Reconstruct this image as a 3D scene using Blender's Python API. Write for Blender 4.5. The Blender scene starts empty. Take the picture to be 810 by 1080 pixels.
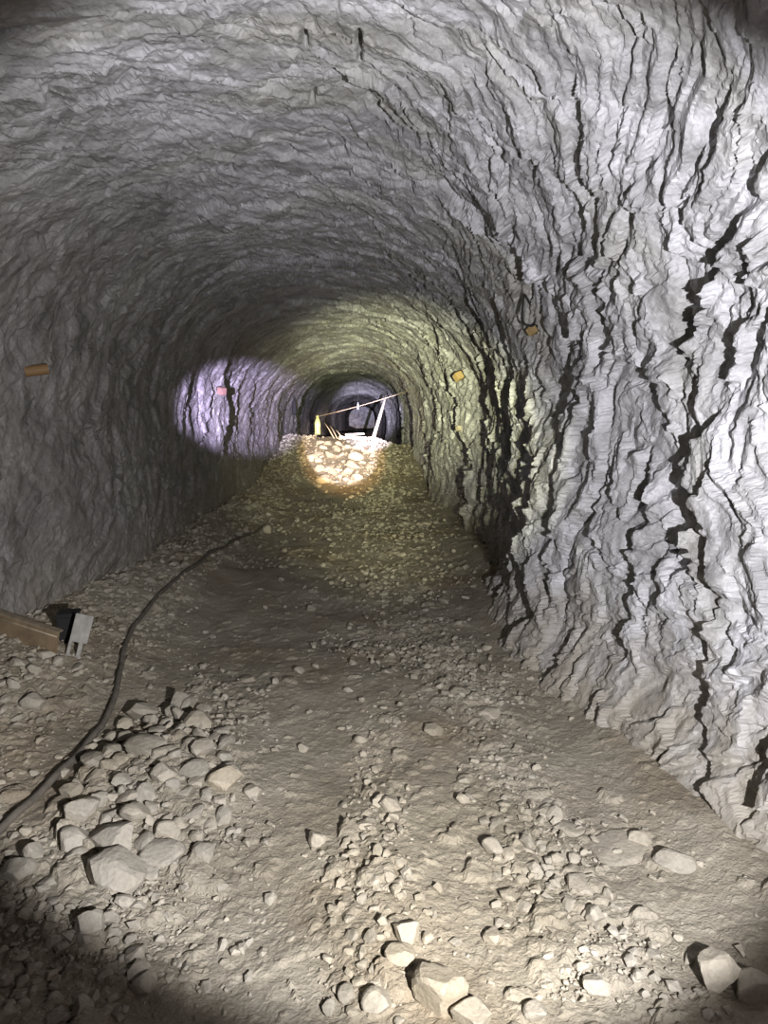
import bpy, bmesh, math, random
import numpy as np
from mathutils import Vector, Matrix, Euler

random.seed(7)
RNG = np.random.default_rng(11)
scene = bpy.context.scene
COL = scene.collection
F = 740.0                       # focal length in pixels of the 810 x 1080 frame
CAM = Vector((0.0, 0.0, 1.5))

# ------------------------------------------------------------------ camera
cam_d = bpy.data.cameras.new('camera')
cam_d.sensor_fit = 'VERTICAL'
cam_d.sensor_height = 36.0
cam_d.lens = F / 1080.0 * 36.0
cam_d.clip_start = 0.02
cam_d.clip_end = 300
cam = bpy.data.objects.new('camera', cam_d)
COL.objects.link(cam)
cam.location = CAM
CROT = Euler((math.radians(90) - math.atan(100 / F), 0, -math.atan(20 / F)), 'XYZ')
cam.rotation_euler = CROT
scene.camera = cam
CM = CROT.to_matrix()
CMT = np.array(CM.transposed())

# ------------------------------------------------------------------ world, lamps, exposure
w = bpy.data.worlds.new('world')
scene.world = w
w.use_nodes = True
w.node_tree.nodes['Background'].inputs[0].default_value = (0.006, 0.006, 0.007, 1)
w.node_tree.nodes['Background'].inputs[1].default_value = 0.12
vs = scene.view_settings
vs.view_transform = 'Standard'
vs.look = 'None'
vs.gamma = 1.0
vs.use_curve_mapping = False
vs.exposure = 0.0


def ray(px, py):
    return (CM @ Vector(((px - 405) / F, -(py - 540) / F, -1.0))).normalized()


def spot_lamp(name, loc, px, py, depth, half_deg, power, color, blend, radius=0.015):
    """a torch aimed at a point in the tunnel; added fills use it too"""
    l = bpy.data.lights.new(name, 'SPOT')
    l.energy = power
    l.color = color
    l.spot_size = math.radians(half_deg * 2)
    l.spot_blend = blend
    l.shadow_soft_size = radius
    o = bpy.data.objects.new(name, l)
    COL.objects.link(o)
    o.location = loc
    r = ray(px, py)
    tgt = CAM + r * (depth / r.y)
    o.rotation_euler = (tgt - Vector(loc)).to_track_quat('-Z', 'Y').to_euler()
    return o


TORCH = (0.62, -0.05, 1.27)
HEAD = (0.36, -0.05, 1.40)
spot_lamp('flood_torch', TORCH, 470, 541, 2.42, 38.6, 590, (0.955, 0.95, 1.0), 0.20, 0.018)
spot_lamp('corner_fill', TORCH, 470, 541, 2.42, 75.0, 16, (1.0, 0.82, 0.86), 0.6, 0.03)  # added weak wide fill, lifts the corners outside the flood cone
spot_lamp('warm_floor_fill', TORCH, 440, 940, 2.2, 13.0, 120, (1.0, 0.86, 0.55), 1.0, 0.018)  # added spot that brightens and warms the near floor
spot_lamp('spill_torch', (0.54, -0.05, 1.36), 388, 426, 14.0, 9.4, 12500, (0.90, 0.92, 0.54), 1.0, 0.018)
spot_lamp('outer_spill_torch', (0.54, -0.05, 1.36), 375, 468, 12.0, 13.0, 3000, (0.90, 0.90, 0.58), 1.0, 0.018)
spot_lamp('beam_torch', HEAD, 361, 472, 17.0, 3.2, 34000, (1.0, 0.88, 0.98), 0.30, 0.018)
spot_lamp('beam_fringe_torch', HEAD, 361, 477, 17.0, 3.9, 15000, (1.0, 0.55, 0.22), 0.5, 0.018)
spot_lamp('far_fill', HEAD, 384, 437, 30.0, 3.0, 200000, (0.78, 0.72, 1.0), 0.6, 0.018)  # extra spot added to lift the tunnel beyond the crest
spot_lamp('violet_torch', (-0.75, 0.0, 1.5), 259, 431, 10.7, 4.3, 46000, (0.67, 0.59, 1.0), 0.8, 0.018)

# ------------------------------------------------------------------ noise (numpy)


def hsh(ix, iy, seed):
    n = (ix.astype(np.int64) * 374761393 + iy.astype(np.int64) * 668265263 + seed * 1442695041) & 0xFFFFFFFF
    n = ((n ^ (n >> 13)) * 1274126177) & 0xFFFFFFFF
    n = ((n ^ (n >> 15)) * 2246822519) & 0xFFFFFFFF
    n = n ^ (n >> 16)
    return (n & 0xFFFFFF).astype(np.float32) / np.float32(0xFFFFFF)


def vnoise(u, v, seed=0):
    iu = np.floor(u); iv = np.floor(v)
    fu = (u - iu).astype(np.float32); fv = (v - iv).astype(np.float32)
    iu = iu.astype(np.int32); iv = iv.astype(np.int32)
    fu = fu * fu * (3 - 2 * fu); fv = fv * fv * (3 - 2 * fv)
    a = hsh(iu, iv, seed); b = hsh(iu + 1, iv, seed)
    c = hsh(iu, iv + 1, seed); d = hsh(iu + 1, iv + 1, seed)
    return (a + (b - a) * fu) * (1 - fv) + (c + (d - c) * fu) * fv - 0.5


def fbm(u, v, octaves=4, seed=0, gain=0.5):
    t = 0; a = 1.0
    for k in range(octaves):
        t = t + a * vnoise(u, v, seed + 17 * k)
        u, v = u * 1.73 + v * 1.0 + 3.1, v * 1.73 - u * 1.0 + 7.7
        a *= gain
    return t


def facets(u, v, seed, tilt=1.0, off=1.0):
    """broken-rock relief: every cell of a jittered lattice is a tilted plane with its own height"""
    iu = np.floor(u).astype(np.int32); iv = np.floor(v).astype(np.int32)
    u = u.astype(np.float32); v = v.astype(np.float32)
    best = np.full(u.shape, 9.0, np.float32)
    out = np.zeros(u.shape, np.float32)
    for du in (-1, 0, 1):
        for dv in (-1, 0, 1):
            cu = iu + du; cv = iv + dv
            ddu = u - (cu + hsh(cu, cv, seed)); ddv = v - (cv + hsh(cu, cv, seed + 1))
            d = ddu * ddu + ddv * ddv
            m = d < best
            best = np.where(m, d, best)
            h = off * (hsh(cu, cv, seed + 2) - 0.5) + tilt * ((hsh(cu, cv, seed + 3) - 0.5) * ddu + (hsh(cu, cv, seed + 4) - 0.5) * ddv)
            out = np.where(m, h, out)
    return out


def pebbles(u, v, dens, seed):
    """stones half sunk in the ground: flattened, tilted domes on a jittered lattice, 'dens' of the cells filled"""
    iu = np.floor(u).astype(np.int32); iv = np.floor(v).astype(np.int32)
    u = u.astype(np.float32); v = v.astype(np.float32)
    out = np.zeros(u.shape, np.float32)
    for du in (-1, 0, 1):
        for dv in (-1, 0, 1):
            cu = iu + du; cv = iv + dv
            a = hsh(cu, cv, seed + 5) * 3.1416
            r = 0.22 + 0.34 * hsh(cu, cv, seed + 2) ** 2
            x = u - (cu + hsh(cu, cv, seed)); y = v - (cv + hsh(cu, cv, seed + 1))
            ca, sa = np.cos(a), np.sin(a)
            p = (x * ca + y * sa) / r; q = (-x * sa + y * ca) / (r * (0.55 + 0.4 * hsh(cu, cv, seed + 6)))
            d = (np.abs(p) ** 3 + np.abs(q) ** 3)
            h = r * (np.minimum(1.0, 1.9 * np.sqrt(np.maximum(0, 1 - d))) * (0.75 + 0.35 * p * (hsh(cu, cv, seed + 7) - 0.5) * 2))
            h = np.where(hsh(cu, cv, seed + 3) < dens, h, 0)
            out = np.maximum(out, h)
    return out


def sst(a, b, x):
    t = np.clip((x - a) / (b - a), 0, 1)
    return t * t * (3 - 2 * t)

# ------------------------------------------------------------------ tunnel section
SPR = 1.35          # springline height
LEG = SPR + 0.45    # the walls go on below the rubble
XC0 = -0.4


def bump(y, c, wd):
    return np.exp(-((y - c) / wd) ** 2)


def half_right(y):
    return 1.70 - 0.17 * bump(y, 4.6, 1.5) + 0.16 * bump(y, 2.1, 0.8) + 0.14 * bump(y, 8.3, 0.9) - 0.02 * bump(y, 11.5, 1.3)


def half_left(y):
    return 1.70 + 0.30 * bump(y, 3.0, 1.3) - 0.05 * bump(y, 6.5, 1.5)


def crown(y):
    return 1.60 + 0.04 * np.sin(y * 0.9)


ARC = math.pi * 1.65
STOT = 2 * LEG + ARC


def section(s, y):
    """base surface point for arc length s (0 = foot of the left wall) at distance y; and the inward normal"""
    s = np.asarray(s, float); y = np.asarray(y, float)
    th = np.clip((s - LEG) / ARC, 0, 1) * math.pi          # 0 left springline .. pi right springline
    hl = half_left(y); hr = half_right(y); h = crown(y)
    c = -np.cos(th)
    wd = np.where(c < 0, hl, hr)
    # slightly squared arch
    e = 0.92
    x = XC0 + wd * np.sign(c) * np.abs(c) ** e
    z = SPR + h * np.abs(np.sin(th)) ** e
    low = np.where(s < LEG, LEG - s, np.where(s > LEG + ARC, s - LEG - ARC, 0))
    z = z - low
    t = low / LEG
    foot = np.where(s < LEG, 0.10 * t ** 2, -0.10 * t ** 2)
    x = x + foot
    nx = -c; nz = -np.sin(th)
    return x, z, nx, nz


def project(P):
    """world points (N,3) -> pixel x, pixel y, depth"""
    q = (P - np.array(CAM)) @ CMT.T
    d = -q[..., 2]
    d = np.where(np.abs(d) < 1e-4, 1e-4, d)
    return 405 + F * q[..., 0] / d, 540 - F * q[..., 1] / d, d


# rows and columns of the shell
ys = np.concatenate([np.linspace(-7, 1.3, 34)[:-1], np.exp(np.linspace(math.log(1.3), math.log(24), 790)), np.exp(np.linspace(math.log(24), math.log(95), 110))[1:]])
sl = np.linspace(0, LEG + 0.30 * ARC, 195)
sc = np.linspace(LEG + 0.30 * ARC, LEG + 0.66 * ARC, 240)
sr = np.linspace(LEG + 0.66 * ARC, STOT, 440)
ss = np.concatenate([sl[:-1], sc[:-1], sr])
NL, NC = len(sl) - 1, len(sc) - 1
S, Y = np.meshgrid(ss, ys)            # rows y, columns s
# irregular lattice, so that the relief breaks into uneven facets
def unrow(A, B, k):
    a = A.copy(); b = B.copy()
    a[1:-1, 1:-1] += (RNG.random(A[1:-1, 1:-1].shape) - 0.5) * k * (A[1:-1, 2:] - A[1:-1, :-2]) * 0.5
    b[1:-1, 1:-1] += (RNG.random(A[1:-1, 1:-1].shape) - 0.5) * k * (B[2:, 1:-1] - B[:-2, 1:-1]) * 0.5
    return a, b


S, Y = unrow(S, Y, 0.8)
S = S.astype(np.float32); Y = Y.astype(np.float32)
BX, BZ, NX, NZ = section(S, Y)

# masks along the section
right = sst(LEG + 0.56 * ARC, LEG + 0.90 * ARC, S)
left = 1 - sst(LEG + 0.20 * ARC, LEG + 0.42 * ARC, S)
roof = 1 - np.maximum(right, left)

# domain warp and foliation shear
W1 = fbm(S * 0.9, Y * 0.9, 3, 5)
W2 = fbm(S * 0.9 + 40, Y * 0.9, 3, 9)
W3 = fbm(S * 5, Y * 5 + 11, 3, 14)
W4 = fbm(S * 5 + 31, Y * 5, 3, 15)
shear = 0.55 * (S - (LEG + ARC)) * np.clip((LEG + ARC - S) / 1.5, 0, 1) * -1
SS = S + 0.5 * W1 + 0.10 * W3
YY = Y + shear + 0.45 * W2 + 0.10 * W4


def rot(a, b, deg, sa, sb):
    c, d = math.cos(math.radians(deg)), math.sin(math.radians(deg))
    return (a * c + b * d) / sa, (-a * d + b * c) / sb


D = np.zeros(S.shape, np.float32)        # + is proud into the tunnel
D += 0.20 * fbm(S * 0.6, Y * 0.5, 4, 21) * (1 - 0.35 * right)
# rounds of blasting: the profile widens along each round and steps in at the next
ph = (Y + 0.9 * fbm(S * 0.6, Y * 0.3, 3, 33)) / 2.3
fr = ph - np.floor(ph)
D += (0.07 * (0.5 - fr)) * (0.2 + 0.6 * roof + 0.2 * left) * sst(3.0, 7.0, Y)
# tighter rings far down the tunnel
for c, a in ((16.6, 0.10), (20.6, 0.16), (25.5, 0.12), (33.0, 0.30), (44.0, 0.15), (56, 0.3), (68, 0.2)):
    D += a * np.exp(-((Y - c - 0.3 * W1) / (0.05 * c)) ** 2)
# blocks, ribs and flakes
amp = 0.50 * left + 0.55 * roof + 1.0 * right
D += 0.060 * facets(*rot(SS, YY, 12, 0.75, 0.42), 101, 2.2, 0.7) * amp
D += 0.036 * facets(*rot(SS, YY, -14, 0.34, 0.17), 131, 2.4, 0.7) * amp
D += 0.026 * facets(*rot(SS, YY, 38, 0.20, 0.13), 141, 2.6, 0.5) * amp
fine = 0.75 * left + 0.95 * roof + 1.0 * right
D += 0.014 * facets(*rot(SS, YY, 20, 0.105, 0.060), 161, 2.6, 0.6) * fine
near = 1 - sst(6, 10, Y)
D += 0.008 * facets(*rot(SS, YY, -33, 0.055, 0.034), 191, 2.6, 0.6) * near * fine
D += 0.016 * fbm(S * 9, Y * 9, 4, 61)

# fissures of the right wall: image lines of the photograph taken onto the wall; the near lip stands proud, the far side is set back


def zoomed(ox, oy, k, pts, wd):
    return [(ox + x / k, oy + y / k) for x, y in pts], wd / k


CR = []
for pts, wd in (
    ([(685, 130), (640, 180), (575, 195), (550, 270), (610, 400), (600, 450), (570, 500), (595, 640)], 36),
    ([(665, 310), (625, 390)], 20),
    ([(640, 450), (665, 610), (665, 690), (640, 760), (615, 900), (640, 970), (630, 1075), (700, 1240), (800, 1420)], 24),
    ([(670, 740), (720, 860), (705, 920)], 9),
    ([(405, 260), (425, 400), (400, 490), (375, 600), (365, 700), (360, 850)], 30),
    ([(395, 600), (410, 820)], 12),
    ([(455, 460), (455, 570), (480, 720), (460, 830)], 11),
    ([(300, 220), (310, 380), (345, 470), (360, 560)], 11),
    ([(145, 0), (165, 210)], 30), ([(155, 280), (160, 400), (175, 540)], 20), ([(205, 600), (165, 620), (165, 690)], 12),
    ([(85, 280), (90, 370), (60, 540), (125, 740), (80, 830)], 13),
    ([(250, 440), (285, 570), (315, 640)], 9),
    ([(495, 0), (515, 150)], 11), ([(420, 0), (445, 110)], 8), ([(585, 40), (590, 100)], 8),
    ([(240, 850), (190, 960), (185, 1020)], 11), ([(275, 830), (250, 960)], 11),
    ([(290, 20), (295, 140)], 13), ([(200, 10), (200, 110)], 10), ([(255, 150), (235, 300)], 8),
    ([(555, 700), (600, 850)], 9), ([(590, 940), (605, 1050)], 9), ([(540, 560), (548, 680)], 6),
    ([(760, 370), (740, 450)], 9), ([(690, 560), (720, 640)], 6),
):
    CR.append(zoomed(540, 400, 3, pts, wd))
for pts, wd in (
    ([(750, 490), (705, 530), (690, 630), (660, 680), (635, 750)], 28),
    ([(800, 340), (775, 390), (790, 420)], 26), ([(690, 210), (680, 310), (660, 430)], 13),
    ([(580, 400), (575, 510)], 6), ([(640, 400), (640, 460), (610, 510)], 7), ([(500, 520), (490, 620)], 9),
    ([(450, 580), (460, 650), (465, 755)], 14), ([(425, 340), (430, 430)], 7), ([(375, 160), (395, 320), (415, 400), (440, 560)], 6),
    ([(510, 90), (500, 140)], 13), ([(255, 510), (300, 610), (320, 680), (345, 755)], 14), ([(240, 240), (300, 370)], 4),
    ([(205, 340), (215, 400)], 7), ([(125, 240), (122, 345)], 6), ([(355, 400), (390, 480), (410, 590)], 7), ([(385, 680), (400, 755)], 11),
    ([(110, 690), (130, 755)], 11), ([(405, 10), (445, 90)], 7), ([(800, 470), (760, 560)], 9), ([(810, 650), (770, 680), (755, 755)], 15),
    ([(545, 660), (530, 710)], 9), ([(640, 630), (615, 645)], 9), ([(150, 400), (200, 480), (230, 540)], 5), ([(585, 220), (575, 290)], 6),
    ([(505, 400), (510, 480)], 5), ([(620, 130), (640, 200)], 6), ([(480, 380), (495, 450)], 4), ([(670, 60), (650, 110)], 8),
):
    CR.append(zoomed(405, 0, 2, pts, wd))
for pts, wd in (
    ([(345, 290), (330, 420), (315, 540), (330, 700)], 62), ([(365, 480), (375, 640), (390, 780)], 16), ([(360, 180), (400, 330)], 10),
    ([(550, 240), (530, 480), (480, 560)], 26), ([(570, 330), (575, 520), (540, 680), (615, 900)], 14), ([(615, 900), (560, 1000)], 9),
    ([(530, 560), (510, 680), (470, 760), (410, 820)], 22), ([(500, 720), (440, 850), (415, 900)], 12),
    ([(240, 20), (290, 180), (300, 330), (250, 470)], 14), ([(75, 120), (105, 240), (80, 330)], 12), ([(165, 200), (185, 290), (165, 400)], 12),
    ([(690, 20), (700, 140)], 13), ([(525, 10), (520, 160), (540, 220)], 9), ([(430, 170), (430, 240)], 13), ([(150, 10), (210, 200), (240, 320)], 8),
    ([(455, 180), (470, 400), (445, 520)], 9), ([(435, 290), (430, 350)], 9), ([(345, 0), (360, 50)], 8), ([(750, 570), (790, 700)], 10),
):
    CR.append(zoomed(400, 380, 3.375, pts, wd))

# and of the left wall where the violet light falls
for pts, wd in (([(236, 385), (232, 410), (236, 430), (228, 470)], 3.6), ([(222, 400), (214, 450), (206, 480)], 2.5), ([(262, 395), (256, 470)], 2.2),
                ([(277, 390), (268, 460)], 2.2), ([(248, 468), (252, 495)], 2.4), ([(198, 400), (204, 480)], 1.8), ([(290, 395), (284, 470)], 2.0), ([(246, 390), (243, 440)], 1.6)):
    CR.append((pts, wd))


def hit_shell(px, py):
    """(s, y) where the ray of a pixel leaves the base section"""
    r = ray(px, py)
    lo, hi = 0.3, 0.3

    def outside(t):
        p = CAM + r * t
        y = p.y
        hw = half_left(y) if p.x < XC0 else half_right(y)
        u = abs((p.x - XC0) / hw)
        v = max(0.0, (p.z - SPR) / crown(y))
        return u ** (2 / 0.92) + v ** (2 / 0.92) > 1
    while not outside(hi) and hi < 120:
        lo = hi; hi *= 1.05
    for _ in range(24):
        m = 0.5 * (lo + hi)
        if outside(m): hi = m
        else: lo = m
    p = CAM + r * hi
    y = p.y
    if p.z <= SPR:
        s = LEG - (SPR - p.z) if p.x < XC0 else LEG + ARC + (SPR - p.z)
    else:
        hw = half_left(y) if p.x < XC0 else half_right(y)
        c = (abs((p.x - XC0) / hw)) ** (1 / 0.92) * (1 if p.x > XC0 else -1)
        v = ((p.z - SPR) / crown(y)) ** (1 / 0.92)
        th = math.atan2(v, -c)
        s = LEG + th / math.pi * ARC
    return s, y


jag_s = np.arange(0, STOT, 0.012)
for k, (pts, wd) in enumerate(CR):
    sy = sorted(hit_shell(x, y) for x, y in pts)
    s0, s1 = sy[0][0], sy[-1][0]
    if s1 - s0 < 0.03: continue
    yl = np.interp(ss, [a for a, b in sy], [b for a, b in sy])
    ym = float(np.mean([b for a, b in sy]))
    jag = 0.7 * vnoise(ss * 7, ss * 0 + k, 71) + 0.5 * facets(ss * 11, ss * 0 + k * 3.3, 75, 2.0, 0.6)
    yl = yl + jag * 0.022 * ym
    ext = 0.05 * ym * 0.5
    env = sst(s0 - ext, s0 + ext, ss) * (1 - sst(s1 - ext, s1 + ext, ss))
    cols = np.where(env > 0.01)[0]
    dep = min(wd * ym / 600.0 * 1.6 + 0.005, 0.27)
    dd = dep * (env[cols] * (1.0 + 0.7 * vnoise(ss[cols] * 5, ss[cols] * 0 + k, 3)))[None, :]
    u = Y[:, cols] - yl[cols][None, :] + 0.012 * ym * W4[:, cols]
    Ln = 0.05 * ym + dep * 1.0
    Lf = dep * ym / 0.7 * 1.1 + 0.04
    un = np.minimum(u, 0)
    D[:, cols] += np.where(u < 0, 0.42 * dd * np.exp(un / Ln), -0.58 * dd * (1 - sst(0, Lf, u)))

# drill marks on the roof
for pts, d, half in (([(320, 46), (321, 62)], 0.05, 0.012), ([(376, 45), (377, 82)], 0.05, 0.012), ([(329, 116), (328, 126)], 0.05, 0.016), ([(303, 176), (312, 185)], 0.05, 0.014), ([(246, 186), (248, 196)], 0.04, 0.014), ([(392, 116), (396, 130)], 0.04, 0.012)):
    sy = [hit_shell(x, y) for x, y in pts]
    for (sa, ya), (sb, yb) in zip(sy[:-1], sy[1:]):
        i0, i1 = np.searchsorted(ys, (min(ya, yb) - 3 * half, max(ya, yb) + 3 * half))
        j0, j1 = np.searchsorted(ss, (min(sa, sb) - 3 * half, max(sa, sb) + 3 * half))
        Sg = S[i0:i1, j0:j1]; Yg = Y[i0:i1, j0:j1] + (0.04 * W3[i0:i1, j0:j1] if half > 0.03 else 0)
        L2 = (sb - sa) ** 2 + (yb - ya) ** 2 + 1e-9
        t = np.clip(((Sg - sa) * (sb - sa) + (Yg - ya) * (yb - ya)) / L2, 0, 1)
        dd = np.hypot(Sg - sa - t * (sb - sa), Yg - ya - t * (yb - ya))
        D[i0:i1, j0:j1] = np.minimum(D[i0:i1, j0:j1], D[i0:i1, j0:j1] * 0 + D[i0:i1, j0:j1].mean() - d * (1 - sst(half * 0.5, half, dd)) + 9 * (dd > half))

def soften(A):
    B = A.copy()
    B[1:-1] = 0.10 * A[:-2] + 0.8 * A[1:-1] + 0.10 * A[2:]
    C = B.copy()
    C[:, 1:-1] = 0.10 * B[:, :-2] + 0.8 * B[:, 1:-1] + 0.10 * B[:, 2:]
    return C


D = soften(D)
# the two feet fade to a smoother scree
foot_r = sst(LEG + ARC + 0.95, LEG + ARC + 1.45, S)
D += foot_r * (0.10 * (1 - sst(5, 8, Y)) + 0.10 * bump(Y, 4.6, 1.4))
GX = BX + NX * D
GZ = BZ + NZ * D
GY = Y + 0.25 * D * 0
G = np.stack([GX, GY, GZ], -1).astype(np.float32)

# ------------------------------------------------------------------ floor height


def floor_base(x, y):
    x = np.asarray(x, np.float64); y = np.asarray(y, np.float64)
    lb = 0.26 * sst(-1.05, -2.0, x) * (0.6 + 0.4 * sst(2.5, 4, y))
    rt = 0.16 * sst(0.80, 1.35, x) * (1 - 0.7 * sst(6, 9, y)) * (0.35 + 0.65 * sst(2.6, 4.2, y))
    pile = sst(13.0, 18.8, y) * (1 - sst(19.6, 22.5, y)) * (0.92 - 0.22 * sst(0.1, 1.0, x) - 0.22 * sst(-1.1, -1.9, x))
    hp = 0.09 * np.exp(-((x + 0.85) / 0.38) ** 2 - ((y - 2.75) / 0.55) ** 2)
    hp2 = 0.05 * np.exp(-((x - 0.05) / 0.22) ** 2 - ((y - 2.0) / 0.4) ** 2)
    far = 0.05 * sst(24, 40, y)
    return lb + rt + pile + hp + hp2 + far + 0.10 * fbm(x * 0.8 + 3, y * 0.6, 3, 301) + 0.02 * fbm(x * 4, y * 4, 2, 311)


def fz(x, y):
    return float(floor_base(np.array([x]), np.array([y]))[0])


def gravel_density(x, y):
    """how stony the ground is: the strips of rubble the photograph shows between the trodden paths"""
    g = 0.10 + 0 * x
    g = g + 0.95 * np.exp(-((x + 0.80) / 0.30) ** 2 - ((y - 2.6) / 0.75) ** 2)           # heap right of the hose
    g = g + 0.55 * np.exp(-((x + 1.0) / 0.35) ** 2 - ((y - 2.0) / 0.4) ** 2)
    g = g + 0.70 * np.exp(-((x - 0.02 - 0.03 * (y - 2)) / 0.14) ** 2) * (1 - sst(3.0, 4.0, y))
    g = g + 0.70 * np.exp(-((x - 0.62 + 0.05 * (y - 2)) / 0.20) ** 2) * (1 - sst(4.2, 5.5, y))
    g = g + 0.75 * sst(-1.2, -1.6, x)
    g = g + 0.45 * sst(3.0, 5.0, y) * np.exp(-((x - 0.35) / 0.5) ** 2)
    g = g + 0.20 * sst(5.0, 9.0, y)
    g = g + 0.10 * sst(13, 15, y)
    g = g + 0.6 * fbm(x * 1.3 + 9, y * 1.1, 3, 351)
    return np.clip(g, 0.02, 0.95)


fys = np.concatenate([np.linspace(-7, 1.4, 30)[:-1], np.exp(np.linspace(math.log(1.4), math.log(24), 780)), np.exp(np.linspace(math.log(24), math.log(95), 90))[1:]])
fxs = np.linspace(-2.75, 1.95, 480)
FX, FY = np.meshgrid(fxs, fys)
FX, FY = unrow(FX, FY, 0.8)
FXf = FX.astype(np.float32); FYf = FY.astype(np.float32)
FZ = floor_base(FX, FY)
dens = gravel_density(FXf, FYf)
wx = FXf + 0.05 * fbm(FXf * 6, FYf * 6, 2, 401); wy = FYf + 0.05 * fbm(FXf * 6, FYf * 6 + 9, 2, 405)
FZ += 0.015 * facets(wx / 0.22, wy / 0.22, 411, 1.2) * (0.3 + dens)
FZ += 0.055 * pebbles(wx / 0.11, wy / 0.11, dens * 0.75, 421)
FZ += 0.030 * pebbles(wx / 0.055 + 7, wy / 0.055, np.clip(dens * 1.1, 0.12, 0.9), 441)
fn = 1 - sst(6, 10, FYf)
FZ += 0.015 * pebbles(wx / 0.026 + 3, wy / 0.026, np.clip(dens * 1.2, 0.25, 0.9), 461) * fn
FZ += 0.006 * fbm(FXf * 25, FYf * 25, 3, 481)

FZ = soften(FZ)
FBASE = np.stack([FX, FY, floor_base(FX, FY)], -1).reshape(-1, 3)
FPX, FPY, FPD = project(FBASE)
FPX = np.where(FPD > 0.3, FPX, 1e9)


def floor_pt(px, py):
    """point of the ground seen at a pixel"""
    d = np.abs(FPX - px) + np.abs(FPY - py)
    c = np.where(d < max(4.0, d.min() * 1.2))[0]
    c = c[FPD[c] < FPD[c].min() * 1.08]
    i = c[np.argmin(d[c])]
    r = ray(px, py)
    p = Vector(FBASE[i].tolist())
    t = (p.z - CAM.z) / r.z if r.z < -0.05 else p.y / r.y
    q = CAM + r * t
    return q if (q - p).length < 0.3 else p


# ------------------------------------------------------------------ materials


def mat(name, build):
    m = bpy.data.materials.new(name)
    m.use_nodes = True
    nt = m.node_tree
    b = nt.nodes['Principled BSDF']
    build(nt, b)
    return m


def N(nt, kind, **kw):
    n = nt.nodes.new(kind)
    for k, v in kw.items():
        if k in n.inputs: n.inputs[k].default_value = v
        else: setattr(n, k, v)
    return n


def ramp(nt, fac, stops):
    r = nt.nodes.new('ShaderNodeValToRGB')
    e = r.color_ramp.elements
    while len(e) < len(stops): e.new(0.5)
    for q, (p, c) in zip(e, stops):
        q.position = p; q.color = (*c, 1)
    nt.links.new(fac, r.inputs[0])
    return r.outputs[0]


def coords(nt, scale=(1, 1, 1), world=True):
    if world:
        g = nt.nodes.new('ShaderNodeNewGeometry').outputs['Position']
    else:
        g = nt.nodes.new('ShaderNodeTexCoord').outputs['Object']
    mp = nt.nodes.new('ShaderNodeMapping')
    mp.inputs['Scale'].default_value = scale
    nt.links.new(g, mp.inputs[0])
    return mp.outputs[0]


def mixc(nt, fac, a, b, mode='MIX'):
    m = nt.nodes.new('ShaderNodeMix')
    m.data_type = 'RGBA'; m.blend_type = mode
    if isinstance(fac, (int, float)): m.inputs[0].default_value = fac
    else: nt.links.new(fac, m.inputs[0])
    nt.links.new(a, m.inputs[6])
    if isinstance(b, tuple): m.inputs[7].default_value = (*b, 1)
    else: nt.links.new(b, m.inputs[7])
    return m.outputs[2]


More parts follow.
